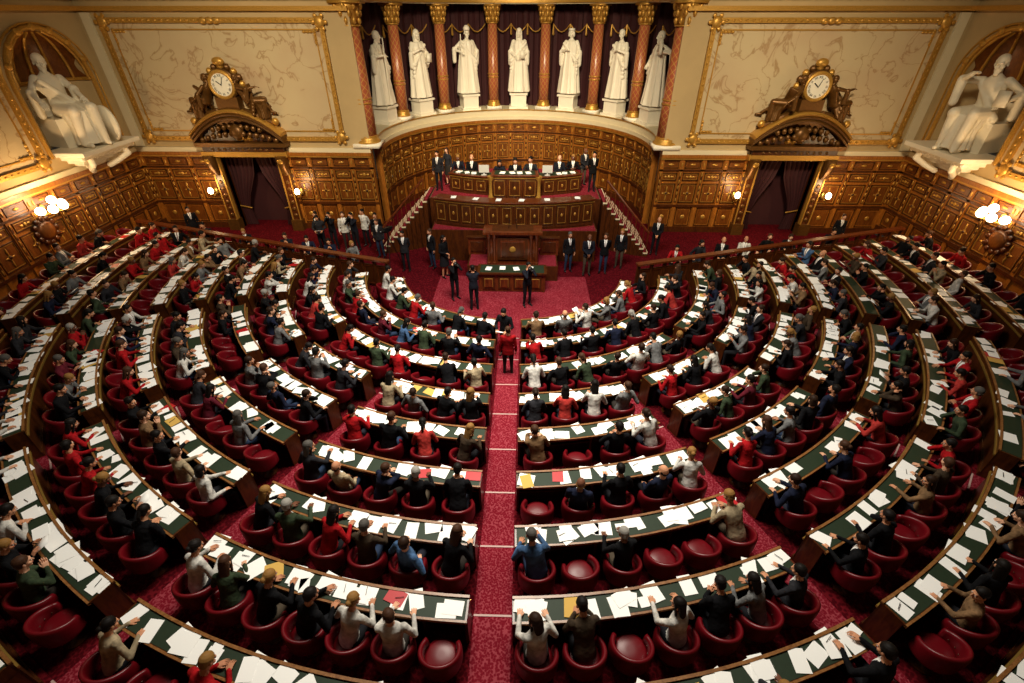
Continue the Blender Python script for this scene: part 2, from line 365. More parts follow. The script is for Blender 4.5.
SE=[
 person('p0',hands=D1,suit=True,lean=10,hp=-14),
 person('p1',hands=((-.1,.45,.79),(.16,.38,.79)),lean=22,hp=-22,hair='long',w=.9),
 person('p2',hands=((-.2,.40,.79),(.09,.24,1.08)),lean=18,hp=-8,side=3,elb=((-.3,-.1,-.6),(.3,.3,-.8)),hair='short'),
 person('p3',hands=((-.12,.2,.62),(.1,.22,.62)),lean=-8,hp=0,hair='bald',suit=True),
 person('p4',hands=((-.16,.4,.79),(.2,.3,.72)),lean=6,twist=25,hy=35,hair='bob',w=.9),
 person('p5',hands=((-.06,.33,.80),(.08,.36,.80)),lean=28,hp=-25,hair='tail',w=.9),
 person('p6',hands=((-.08,.3,.96),(.06,.3,.96)),lean=12,hp=-8,hair='short',elb=((-.35,-.1,-.8),(.35,-.1,-.8))),
 person('p7',hands=((-.1,.22,.84),(.1,.2,.82)),lean=-2,hp=-3,hy=-25,hair='short',suit=True,elb=((-.6,-.1,-.5),(.6,-.1,-.5))),
 person('p8',hands=((-.16,.42,.79),(.14,.36,.79)),lean=20,hp=-20,hair='bun',w=.9,side=-4),
 person('p9',hands=((-.2,.38,.79),(.2,.42,.79)),lean=12,twist=-25,hy=-40,hair='long',w=.92),
 person('p10',hands=((-.15,.34,.92),(.15,.34,.92)),lean=8,hp=-18,hair='short',prop='paper'),
 person('p11',hands=((-.2,.05,.70),(.3,.2,.66)),lean=-6,hp=5,side=-6,hair='beard',twist=15),
 person('p12',hands=((-.2,.36,.79),(.12,.44,.79)),lean=16,hp=-15,hair='short',twist=-10,side=-6),
 person('p13',hands=((-.14,.40,.79),(.2,.36,.79)),lean=8,hp=-8,hair='short',twist=15,hy=45),
 person('p14',hands=((-.02,.42,.80),(.16,.44,.79)),lean=30,hp=-28,hair='short',side=5),
 person('p15',hands=((.02,.3,.79),(.3,.25,.75)),lean=2,hp=-5,hair='short',suit=True,side=8,twist=30,hy=30),
]
DN=((-.24,.04,.86),(.24,.04,.86))
ST=[
 person('s0',seated=False,lean=0,hands=DN,hp=0,suit=True,elb=((-.3,-.6,0),(.3,-.6,0))),
 person('s1',seated=False,lean=2,hands=((-.05,.2,.98),(.05,.2,.98)),hp=-5,suit=True,elb=((-.6,-.3,-.3),(.6,-.3,-.3)),hair='bald'),
 person('s2',seated=False,lean=4,hands=((-.08,.16,1.5),(.08,.16,1.48)),hp=0,prop='camera',elb=((-.5,.1,-.8),(.5,.1,-.8))),
 person('s3',seated=False,lean=0,hands=((-.24,.02,.86),(.1,.24,1.1)),hp=-5,hair='long',w=.9,elb=((-.3,-.6,0),(.4,-.3,-.6)),skirt=True,hy=20),
 person('s4',seated=False,lean=3,hands=((-.15,.28,1.08),(.15,.28,1.08)),hp=-20,hair='short',prop='paper',elb=((-.5,-.3,-.6),(.5,-.3,-.6))),
 person('s5',seated=False,lean=0,hands=((-.08,-.17,.92),(.08,-.17,.92)),hp=0,hair='short',suit=True,elb=((-.8,-.3,0),(.8,-.3,0)),hy=-20),
]
PAL=[('0f0f13',12),('2c2c31',5),('1b2138',4),('46382a',2),('b5a282',2),('e4e0d8',6),('b3141b',4),('3c4a34',3),('7c7c7c',3),('4a6a94',1),('6a1d2c',1),('8a6a4a',2),('c03a34',1)]
PALL=[c for c,n in PAL for _ in range(n)]
def place(me,name,x,y,z,rz,dark=False,col=None,s=None,mir=False):
    c=col or (random.choice(['0d0d10','15151a','1b1d28','26262b']) if dark else random.choice(PALL))
    s=s or random.uniform(.95,1.03)
    link(name,me,(x,y,z),rz,(-s if mir else s,s,s),lin(c))
# ------------------------------------------------------------ hemicycle geometry
CY=15.5; R0=3.6; DS=1.225; DZ=.085; NK=10
def sx(k): return 1+.13*(1-min(k,7)/7)
def pos(k,dr,a,z=0):
    R=R0+DS*k; return V(((R*sx(k)+dr)*math.sin(a),CY-(R+dr)*math.cos(a),z))
def aend(k,dr,m):
    a=math.radians(60)
    while a<math.radians(100):
        p=pos(k,dr,a); yb=15.3+max(0,p.x-4.5)*.2475
        if p.x>3.2 and p.y>yb-m: break
        a+=.005
    return min(a,math.radians(80) if k==0 else 9)
fl=MB()
fl.box((0,12,-.05),(33.2,19,.1),0); fl.box((0,22,-.052),(33.2,14.5,.1),0)
def arcbox(mb,k,d0,d1,z0,z1,a0,a1,m,n=None):
    n=n or max(2,int((a1-a0)*(R0+DS*k)/.35))
    vs=[];fs=[]
    for i in range(n+1):
        a=a0+(a1-a0)*i/n; vs+= [pos(k,d0,a,z0),pos(k,d1,a,z0),pos(k,d1,a,z1),pos(k,d0,a,z1)]
    for i in range(n):
        o=i*4
        for j in range(4): fs.append((o+j,o+(j+1)%4,o+4+(j+1)%4,o+4+j))
    fs.append((3,2,1,0)); fs.append((n*4,n*4+1,n*4+2,n*4+3)); mb._add(vs,fs,m)
DB=DS-.27
for k in range(1,NK):
    e=aend(k,0,.2)
    arcbox(fl,k,-.27,(DB if k<NK-1 else 1.98),-.02,DZ*k,-e,e,0)
obj(fl,'floor',[CARPET])
ai=MB()
def runner(ang,k0,hw,m=0):
    for k in range(k0,NK):
        R=R0+DS*k; z=DZ*k+.006; d1=DB if k<NK-1 else 1.6
        a=ang; p=pos(k,-.275,a); q=pos(k,d1,a); t=V((math.cos(a),math.sin(a),0))
        ai.hexa([p-t*hw+V((0,0,z-.09)),p+t*hw+V((0,0,z-.09)),q+t*hw+V((0,0,z-.09)),q-t*hw+V((0,0,z-.09)),p-t*hw+V((0,0,z)),p+t*hw+V((0,0,z)),q+t*hw+V((0,0,z)),q-t*hw+V((0,0,z))],0)
        p2=pos(k,-.245,a)
        zz=V((0,0,z+.006)); z0=V((0,0,z-.01))
        ai.hexa([p-t*hw+z0,p+t*hw+z0,p2+t*hw+z0,p2-t*hw+z0,p-t*hw+zz,p+t*hw+zz,p2+t*hw+zz,p2-t*hw+zz],1)
runner(0,0,.3)
for g in(24,46,69):
    for s in(-1,1): runner(math.radians(g*s),3 if g==24 else 2,.26)
obj(ai,'aisle_runner',[AISLE,NOSE])
st=MB(); st.box((0,14.2,.003),(5.6,4.4,.008),0); obj(st,'speaker_floor_rug',[AISLE])
# chair
c=MB(); secs=[]
for i in range(25):
    a=math.radians(-125+250*i/24); d=V((math.sin(a),-math.cos(a),0)); top=.60+.17*max(0,math.cos(a*.72))**1.3; lo=.32
    secs.append((V((d.x*.268,d.y*.26,(top+lo)/2)),d*.04,V((0,0,(top-lo)/2))))
c.loft(secs,12,0,.65)
c.lathe([(.21,.30),(.24,.32),(.245,.38),(.235,.44),(.19,.465),(.05,.47)],0,22)
c.lathe([(.22,.26),(.22,.31)],1,20); c.lathe([(.17,.0),(.17,.03),(.05,.06),(.04,.27)],1,16)
for i in range(9):
    a=math.radians(-100+25*i); d=V((math.sin(a),-math.cos(a),0)); c.ell((d.x*.228,d.y*.22,.5),(.012,.012,.012),1,6)
CHAIR=c.mesh('swivel_armchair',[RED,WOODD])
def gaps(k):
    g=[(0,.32)]
    if k>=2: g+=[(math.radians(46*s),.3) for s in(-1,1)]
    if k>=3: g+=[(math.radians(24*s),.3) for s in(-1,1)]+[(math.radians(69*s),.3) for s in(-1,1)]
    return sorted(g)
pr=random.Random(5)
HW=.185
for k in range(NK):
    R=R0+DS*k; Rm=R*(1+sx(k))/2; e=aend(k,0,.55); z=DZ*k
    cuts=[-e]+sum([[a-w/R,a+w/R] for a,w in gaps(k)],[])+[e]
    for i in range(0,len(cuts),2):
        a0,a1=cuts[i],cuts[i+1]
        if (a1-a0)*R<.6: continue
        d=MB()
        arcbox(d,k,-HW,HW,z+.70,z+.735,a0,a1,0); arcbox(d,k,-HW+.04,HW-.035,z+.735,z+.739,a0+.03/R,a1-.03/R,1)
        arcbox(d,k,-HW-.005,-HW+.035,z+.735,z+.762,a0,a1,2); arcbox(d,k,HW-.025,HW+.005,z+.69,z+.741,a0,a1,2)
        arcbox(d,k,-HW+.01,-HW+.04,z+.0,z+.70,a0,a1,0); arcbox(d,k,-.15,.13,z+.52,z+.54,a0,a1,0)
        arcbox(d,k,-HW-.015,-HW+.01,z+.0,z+.1,a0,a1,0); arcbox(d,k,-HW-.015,-HW+.01,z+.58,z+.62,a0,a1,3)
        nn=max(1,round((a1-a0)*Rm/.68))
        for j in range(nn+1):
            aa=a0+(a1-a0)*j/nn; h=.02/R; aa=min(max(aa,a0+h),a1-h)
            if j%2==0 or j==nn: arcbox(d,k,-HW+.01,.14,z+.0,z+.70,aa-h,aa+h,0,1)
        obj(d,'curved_desk',[WOODD,GREEN,WOODL,BRASS])
        am=(a0+a1)/2; sparse=k>=6 and am>.3
        pp=MB(); dens=pr.choice([.7,.8,.85]) if sparse else pr.choice([.97,.95,.9,.95,.85])
        for j in range(nn):
            ac=a0+(a1-a0)*(j+.5)/nn
            for q in range(pr.choice([1,2,2,3,4]) if sparse else pr.choice([2,3,3,4,5])):
                if pr.random()>dens: continue
                aa=ac+pr.uniform(-.32,.32)/Rm; dr=pr.uniform(-.09,.05); rot=pr.gauss(0,.22)+(pi/2 if pr.random()<.4 else 0)
                aa=min(max(aa,a0+.16/Rm),a1-.16/Rm)
                sz=pr.choice([(.21,.297)]*5+[(.3,.28)]+[(.15,.21)]); M=Matrix.Rotation(aa+rot,3,'Z')
                m=0 if pr.random()<.95 else pr.choice([1,2,1])
                pp.box(pos(k,dr,aa,z+.742+.004*q+.002),(sz[0],sz[1],.003),m,M)
                if pr.random()<.12: pp.cap(pos(k,dr,aa,z+.768)+M@V((-.06,0,0)),pos(k,dr,aa,z+.768)+M@V((.06,.03,0)),.005,.004,3,6)
        if pp.v: obj(pp,'paper_sheets',[PAPER,PAPER2,PAPER3,BLACK])
        occ=.95 if k<6 else (.84 if k<8 else .72)
        if k>=6 and am>.4: occ-=.12
        for j in range(nn):
            ac=a0+(a1-a0)*(j+.5)/nn; p=pos(k,.51,ac,z); dv=V((-p.x,CY-p.y)); rz=math.atan2(-dv.x,dv.y)
            jit=pr.gauss(0,.16); link('swivel_armchair',CHAIR,p,rz+jit)
            if pr.random()<occ:
                me=pr.choice(SE+SE[:3]+[SE[5],SE[8],SE[12]]); q=pos(k,.50,ac,z+.0)
                place(me,'seated_attendee',q.x,q.y,q.z,rz+jit*.8+pr.gauss(0,.18),mir=pr.random()<.5)
# ------------------------------------------------------------ path helpers for walls
def PS(side,R=16.6,yb=21.2):
    def f(s):
        if s<5.7: return V((side*R,yb-s,0)),V((-side,0,0))
        a=(s-5.7)/R; return V((side*R*math.cos(a),15.5-R*math.sin(a),0)),V((-side*math.cos(a),math.sin(a),0))
    return f
def PB(side):
    return lambda s:(V((side*(16.6-s),21.2,0)),V((0,-1,0)))
NC=22.9
def PN(R):
    return lambda s:(V((R*math.sin(s/R),NC+R*math.cos(s/R),0)),V((-math.sin(s/R),-math.cos(s/R),0)))
def arcpath(cx,cy,R):
    return lambda s:(V((cx+R*math.sin(s/R),cy-R*math.cos(s/R),0)),V((math.sin(s/R),-math.cos(s/R),0)))
def pstrip(mb,path,s0,s1,o0,o1,z0,z1,m,step=.5):
    n=max(1,int(abs(s1-s0)/step)); vs=[];fs=[]
    for i in range(n+1):
        p,N=path(s0+(s1-s0)*i/n); a=p+N*o0;b=p+N*o1
        vs+=[V((a.x,a.y,z0)),V((b.x,b.y,z0)),V((b.x,b.y,z1)),V((a.x,a.y,z1))]
    for i in range(n):
        o=i*4
        for j in range(4): fs.append((o+j,o+4+j,o+4+(j+1)%4,o+(j+1)%4))
    fs+=[(0,1,2,3),(n*4+3,n*4+2,n*4+1,n*4)]; mb._add(vs,fs,m)
def pbase(path,s):
    p,N=path(s); T=V((-N.y,N.x,0)); return p,N,T
def pbox(mb,path,s,z,w,h,o0,o1,m,rot=0):
    p,N,T=pbase(path,s); R=Matrix((T,N,V((0,0,1)))).transposed()@Matrix.Rotation(rot,3,'Y'); c=p+N*(o0+o1)/2+V((0,0,z)); mb.box(c,(w,abs(o1-o0),h),m,R)
def pell(mb,path,s,z,rx,rz,o,d,m,n=10):
    p,N,T=pbase(path,s); R=Matrix((T,N,V((0,0,1)))).transposed(); mb.ell(p+N*o+V((0,0,z)),(rx,d,rz),m,n,R)
def pframe(mb,path,s,z,w,h,t,o,m):
    pbox(mb,path,s,z+h/2-t/2,w,t,0,o,m);pbox(mb,path,s,z-h/2+t/2,w,t,0,o,m);pbox(mb,path,s-w/2+t/2,z,t,h,0,o,m);pbox(mb,path,s+w/2-t/2,z,t,h,0,o,m)
ZT=3.4
def panelling(mb,path,s0,s1,z0=0,uw=1.0):
    pstrip(mb,path,s0,s1,-.25,0,z0,ZT,0); pstrip(mb,path,s0,s1,0,.08,z0,z0+.25,1)
    pstrip(mb,path,s0,s1,0,.07,1.18,1.28,1); pstrip(mb,path,s0,s1,0,.05,2.74,2.82,1); pstrip(mb,path,s0,s1,0,.13,3.3,ZT+.04,0); pstrip(mb,path,s0,s1,0,.1,3.24,3.29,2)
    L=abs(s1-s0); n=max(1,round(L/uw)); w=L/n; a=min(s0,s1)
    for i in range(n+1):
        s=a+i*w; s=min(max(s,a+.08),a+L-.08); pbox(mb,path,s,(z0+3.22)/2,.16,3.22-z0,0,.05,0)
        pbox(mb,path,s,(1.35+2.7)/2,.09,1.3,.05,.06,1)
        for z in(1.5,1.8,2.05,2.3,2.6,3.02): pell(mb,path,s,z,.032,.09,.06,.022,2,6)
    for i in range(n):
        s=a+(i+.5)*w
        zz0=max(z0+.3,.3)
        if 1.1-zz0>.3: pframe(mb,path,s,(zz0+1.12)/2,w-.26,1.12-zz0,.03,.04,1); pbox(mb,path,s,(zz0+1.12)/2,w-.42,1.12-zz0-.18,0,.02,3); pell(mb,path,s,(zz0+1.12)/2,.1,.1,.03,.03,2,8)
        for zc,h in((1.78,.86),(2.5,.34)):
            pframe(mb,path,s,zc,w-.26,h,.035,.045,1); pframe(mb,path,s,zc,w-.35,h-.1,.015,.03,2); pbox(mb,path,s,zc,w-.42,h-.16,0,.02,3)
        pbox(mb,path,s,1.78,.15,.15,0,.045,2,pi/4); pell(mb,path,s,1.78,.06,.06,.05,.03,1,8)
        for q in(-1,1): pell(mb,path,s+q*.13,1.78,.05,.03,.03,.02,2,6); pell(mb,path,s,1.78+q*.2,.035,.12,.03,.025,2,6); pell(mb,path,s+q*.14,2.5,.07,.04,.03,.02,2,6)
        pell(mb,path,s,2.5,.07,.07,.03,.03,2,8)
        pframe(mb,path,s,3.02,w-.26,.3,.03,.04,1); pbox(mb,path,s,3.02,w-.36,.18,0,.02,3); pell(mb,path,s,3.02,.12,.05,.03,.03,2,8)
WM=[WOODW,WOODD,GOLD,WOODP,CREAM,CREAM2,PANELM]
DX=11.65; DW=1.3; DH=3.3
def picture(mb,path,s0,s1,z0,z1):
    pstrip(mb,path,s0,s1,.0,.03,z0,z1,6)
    t=.17
    for a,b,c0,c1 in((s0,s1,z0,z0+t),(s0,s1,z1-t,z1),(s0,s0+t,z0+t,z1-t),(s1-t,s1,z0+t,z1-t)):
        pstrip(mb,path,a,b,0,.12,c0,c1,2)
    u=.045
    for a,b,c0,c1 in((s0+.36,s1-.36,z0+.36,z0+.36+u),(s0+.36,s1-.36,z1-.36-u,z1-.36),(s0+.36,s0+.36+u,z0+.36,z1-.36),(s1-.36-u,s1-.36,z0+.36,z1-.36)):
        pstrip(mb,path,a,b,.03,.06,c0,c1,2)
    for s in(s0+.15,s1-.15):
        for z in(z0+.15,z1-.15):
            pell(mb,path,s,z,.2,.2,.1,.08,2)
            for k in range(6): pell(mb,path,s+.24*math.cos(k*pi/3),z+.24*math.sin(k*pi/3),.08,.08,.1,.05,2,8)
    for s,q in((s0+.42,1),(s1-.42,-1)):
        for z,r in((z0+.42,1),(z1-.42,-1)):
            for k in range(4): pell(mb,path,s+q*.13*k,z+r*.03,.08,.05,.06,.04,2,6); pell(mb,path,s,z+r*.13*k,.05,.08,.06,.04,2,6)
    n=int((s1-s0)/.24)
    for i in range(1,n):
        s=s0+(s1-s0)*i/n
        for z in(z0+.085,z1-.085): pell(mb,path,s,z,.07,.04,.12,.03,2,6)
    n=int((z1-z0)/.24)
    for i in range(1,n):
        z=z0+(z1-z0)*i/n
        for s in(s0+.085,s1-.085): pell(mb,path,s,z,.04,.07,.12,.03,2,6)
    for z in(z0+.1,z1-.1):
        for q in(-.25,0,.25): pell(mb,path,(s0+s1)/2+q,z,.16,.12,.12,.07,2)
ZTOP=9.6
for side,nm in((-1,'left'),(1,'right')):
    p=PB(side); w=MB(); sd=16.6-DX
    panelling(w,p,0.05,sd-DW-.35); panelling(w,p,sd+DW+.35,16.6-6.25)
    pstrip(w,p,sd-DW-.35,sd-DW,-.25,0,0,ZT,0); pstrip(w,p,sd+DW,sd+DW+.35,-.25,0,0,ZT,0)
    pstrip(w,p,0,16.6-6.25,-.25,0,ZT,ZTOP,4); pstrip(w,p,0,16.6-6.25,0,.1,ZT+.04,ZT+.22,5)
    pstrip(w,p,0,16.6-6.25,0,.16,8.45,8.6,2); pstrip(w,p,0,16.6-6.25,0,.3,8.85,9.15,5); pstrip(w,p,0,16.6-6.25,0,.45,9.15,9.3,2)
    picture(w,p,.75,9.35,3.9,8.25)
    pstrip(w,p,.15,.5,0,.08,3.65,8.4,5)
    obj(w,'wall_back_'+nm,WM,smooth='auto')
    w=MB(); q=PS(side); panelling(w,q,0.05,5.7,0.2); panelling(w,q,5.7,5.7+16.6*math.radians(62),.6,1.1)
    pstrip(w,q,5.7+16.6*math.radians(62),5.7+16.6*pi/2,-.25,0,.5,ZT,0,1)
    ya,yb_=.75,3.95; yc=(ya+yb_)/2; r=(yb_-ya)/2; zb=4.15; zs=7.9-r
    pstrip(w,q,0,ya,-.25,0,ZT,ZTOP,4); pstrip(w,q,ya,yb_,-.25,0,ZT,zb,4)
    n=16
    for i in range(n):
        s0=ya+(yb_-ya)*i/n; s1=ya+(yb_-ya)*(i+1)/n
        h0=zs+math.sqrt(max(0,r*r-(s0-yc)**2)); h1=zs+math.sqrt(max(0,r*r-(s1-yc)**2))
        x0=side*16.6; x1=side*16.85
        A=[V((x0,21.2-s0,h0)),V((x0,21.2-s1,h1)),V((x1,21.2-s1,h1)),V((x1,21.2-s0,h0)),V((x0,21.2-s0,ZTOP)),V((x0,21.2-s1,ZTOP)),V((x1,21.2-s1,ZTOP)),V((x1,21.2-s0,ZTOP))]
        w.hexa(A,4)
    pstrip(w,q,yb_,5.7+16.6*math.radians(50),-.25,0,ZT,ZTOP,4); pstrip(w,q,0,5.7+16.6*math.radians(50),0,.1,ZT+.04,ZT+.22,5)
    pstrip(w,q,0,5.7+16.6*math.radians(50),0,.3,8.85,9.15,5); pstrip(w,q,0,5.7+16.6*math.radians(50),0,.16,8.45,8.6,2)
    cy=21.2-yc; vs=[];fs=[];fs2=[];NA=14
    lev=[(zb,1),(5.4,1),(zs,1)]+[(zs+r*math.sin(t*pi/12),math.cos(t*pi/12)) for t in range(1,7)]
    for z,k in lev:
        k=max(k,.02)
        for j in range(NA+1):
            a=pi*j/NA; vs.append(V((side*(16.6+1.1*k*math.sin(a)),cy+r*k*math.cos(a),z)))
    for i in range(len(lev)-1):
        for j in range(NA):
            o=i*(NA+1)+j; (fs if i<2 else fs2).append((o,o+1,o+NA+2,o+NA+1))
    w._add(vs,fs,4); w._add(vs,fs2,3)
    for j in range(0,NA+1,2):
        a=pi*j/NA; pts=[]
        for t in range(0,6):
            kk=math.cos(t*pi/12); pts.append(V((side*(16.58+1.06*kk*math.sin(a)),cy+r*.97*kk*math.cos(a),zs+r*math.sin(t*pi/12))))
        w.tube(pts,.05,2,6)
    w.tube([V((side*(16.58+1.06*math.sin(pi*j/NA)),cy+r*.97*math.cos(pi*j/NA),zs)) for j in range(NA+1)],.06,2,6)
    X=side*16.55
    pts=[V((X,cy-r-.1,zb)),V((X,cy-r-.1,zs))]+[V((X,cy-(r+.1)*math.cos(t*pi/16),zs+(r+.1)*math.sin(t*pi/16))) for t in range(1,16)]+[V((X,cy+r+.1,zs)),V((X,cy+r+.1,zb))]
    w.tube(pts,.08,2,8)
    pts2=[V((X,cy+(p_.y-cy)*1.14,p_.z+(.12 if p_.z>zs else 0))) for p_ in pts]; w.tube(pts2,.035,2,6)
    for t in range(2,15,2): w.ell((X-side*.05,cy-(r+.1)*math.cos(t*pi/16),zs+(r+.1)*math.sin(t*pi/16)),(.1,.12,.12),2,8)
    picture(w,q,4.35,5.7+16.6*math.radians(22),3.9,8.25)
    pell(w,q,5.7,2.05,.42,.42,.05,.08,1,18); pell(w,q,5.7,2.05,.3,.3,.1,.07,3,18)
    for k in range(12): pell(w,q,5.7+.42*math.cos(k*pi/6),2.05+.42*math.sin(k*pi/6),.1,.1,.07,.06,1,8)
    obj(w,'wall_side_'+nm,WM,smooth='auto')
    cb=MB(); S=side
    for i,(z,dd,ww) in enumerate([(4.15,1.25,3.0),(4.0,1.05,2.7),(3.85,.8,2.3),(3.7,.55,1.8),(3.55,.35,1.2)]):
        cb.box((S*(16.6-dd/2+.35),cy,z),(dd+.3,ww,.16),0)
    for j in range(9): cb.ell((S*(16.6-1.05+.3),cy-1.3+j*.325,4.0),(.12,.13,.13),0,8)
    for j in(-1,1): cb.tube([V((S*15.9,cy+j*.9,3.9)),V((S*15.85,cy+j*.95,3.7)),V((S*16.15,cy+j*.75,3.5)),V((S*16.4,cy+j*.45,3.35))],.11,0,8)
    obj(cb,'statue_console',[WHITEM],bevel=.03)
# ------------------------------------------------------------ niche
w=MB(); RN=6.2; p=PN(RN); ae=math.radians(97)
panelling(w,p,-RN*ae,RN*ae,0,.92)
pstrip(w,p,-RN*ae,RN*ae,-1.6,.12,ZT+.04,ZT+.2,5,.3); pstrip(w,p,-RN*ae,RN*ae,-1.6,.02,ZT+.2,ZT+.55,5,.3); pstrip(w,p,-RN*ae,RN*ae,.02,.06,ZT+.5,ZT+.55,2,.3)
pstrip(w,p,-RN*ae,RN*ae,-.75,.0,8.75,ZTOP,5,.3); pstrip(w,p,-RN*ae,RN*ae,0,.12,8.8,8.95,2,.3)
obj(w,'wall_niche',WM,smooth='auto')
d=MB(); vs=[];fs=[];n=420; RD=7.6
zs=[3.7,5.5,7.4,8.4,9.0]; AM=97
for z in zs:
    for i in range(n+1):
        a=math.radians(-AM+2*AM*i/n); rr=RD+.08*math.sin(i*.72)+.03*math.sin(i*1.9)
        vs.append(V((rr*math.sin(a),NC+rr*math.cos(a),z)))
for k in range(len(zs)-1):
    for i in range(n):
        o=k*(n+1)+i; fs.append((o,o+1,o+n+2,o+n+1))
d._add(vs,fs,0)
CA=[-90,-62.5,-37.5,-12.3,12.3,37.5,62.5,90]; SA=[-72,-48.5,-24,0,24,48.5,72]
for j in range(7):
    a0=math.radians(CA[j]+2); a1=math.radians(CA[j+1]-2)
    for q in range(3):
        b0=a0+(a1-a0)*q/3; b1=a0+(a1-a0)*(q+1)/3; pts=[]
        for t in range(7):
            b=b0+(b1-b0)*t/6; pts.append(V(((RD-.25)*math.sin(b),NC+(RD-.25)*math.cos(b),7.9-.35*math.sin(pi*t/6))))
        d.tube(pts,.03,1,5)
        d.cap(V(((RD-.25)*math.sin(b0),NC+(RD-.25)*math.cos(b0),7.9)),V(((RD-.25)*math.sin(b0),NC+(RD-.25)*math.cos(b0),7.45)),.03,.06,1,6)
obj(d,'curtain_drapery',[DRAPE,GOLD],smooth='auto')
def column(r,z0,z1):
    c=MB(); H=z1-z0
    c.box((0,0,.08),(r*2.9,r*2.9,.16),2)
    c.lathe([(r*1.35,.16),(r*1.38,.22),(r*1.15,.3),(r*1.2,.36),(r*1.02,.4)],1,20)
    c.lathe([(r,.4),(r*1.01,H*.35),(r*.9,H-.75)],0,24)
    for zz in(.42,H*.33,H*.36,H-.78): c.torus((0,0,zz),r*1.0,.035,(1,0,0),(0,1,0),1,20,6)
    c.lathe([(r*.9,H-.75),(r*.95,H-.5),(r*1.15,H-.25),(r*1.4,H-.1)],1,16)
    for lv,(rr,zz) in enumerate(((r*1.02,H-.62),(r*1.15,H-.38),(r*1.32,H-.16))):
        for k in range(8):
            a=(k+.5*lv)*pi/4; c.ell((rr*math.cos(a),rr*math.sin(a),zz),(.08,.08,.14),1,8)
    c.box((0,0,H-.04),(r*2.9,r*2.9,.1),1)
    return c.mesh('marble_column',[COLM,GOLD,WHITEM])
CM=column(.27,3.95,8.75); CE=column(.38,3.6,8.75)
for i in range(8):
    a=math.radians(CA[i])
    if i in(0,7): link('marble_column',CE,(6.4*math.sin(a),21.6,3.62),0)
    else: link('marble_column',CM,((RN+.32)*math.sin(a),NC+(RN+.32)*math.cos(a),3.95),-a)
pd=MB(); pd.box((0,0,.06),(1.05,.95,.12)); pd.box((0,0,.4),(.85,.75,.58)); pd.box((0,0,.73),(1.0,.9,.1)); PD=pd.mesh('statue_pedestal',[WHITEM],smooth=False)
SP=[dict(hands=((-.3,.1,.95),(.15,.25,1.2)),robe=.6,hair='beard',prop='staff',hy=20),
    dict(hands=((-.2,.2,1.0),(.1,.22,1.25)),robe=1.9,hair='long',prop='book',hy=-10),
    dict(hands=((-.25,.1,.95),(.25,.15,1.15)),robe=2.7,hair='beard',hat='mitre',prop='staff'),
    dict(hands=((-.1,.2,1.02),(.12,.2,1.02)),robe=3.3,hair='long',prop='book'),
    dict(hands=((-.22,.12,.92),(.08,.22,1.2)),robe=4.4,hair='bob',hat='cap',prop='sword'),
    dict(hands=((-.12,.25,1.25),(.3,.05,.95)),robe=5.2,hair='short',hy=25),
    dict(hands=((-.28,.1,1.3),(.2,.2,1.0)),robe=6.1,hair='beard',hy=-25,prop='book')]
for i,kw in enumerate(SP):
    a=math.radians(SA[i]); x,y=(RN+.55)*math.sin(a),NC+(RN+.55)*math.cos(a)
    link('statue_pedestal',PD,(x,y,3.95),pi-a)
    me=person('robed_statue_mesh',seated=False,lean=0,hp=-4,elb=((-.6,-.3,-.3),(.6,-.3,-.3)),allmat=WHITEM,vox=.012,**kw)
    link('robed_marble_statue',me,(x,y,4.73),pi-a,1.72)
for side in(-1,1):
    me=person('seated_statue_mesh',seated=True,lean=-16 if side<0 else 8,side=4*side,hp=-8,hy=20*side,hair='beard',robe=1.2+side,allmat=WHITEM,vox=.012,
       hands=((-.15,.35,.72),(.38,.2,.7)) if side<0 else ((-.3,.2,.75),(.15,.45,1.1)),elb=((-.6,-.3,-.3),(.6,-.3,-.3)),prop='shield' if side<0 else 'book')
    o=link('seated_marble_statue',me,(side*16.75,18.85,4.22),pi/2*side+.35*side,2.25)
    b=MB(); b.box((0,0,.22),(.6,.5,.44)); b.box((0,-.25,.5),(.6,.12,.4)); me=b.mesh('seat_block',[WHITEM],False)
    o2=link('seat_block',me,(0,-.08,0)); o2.parent=o
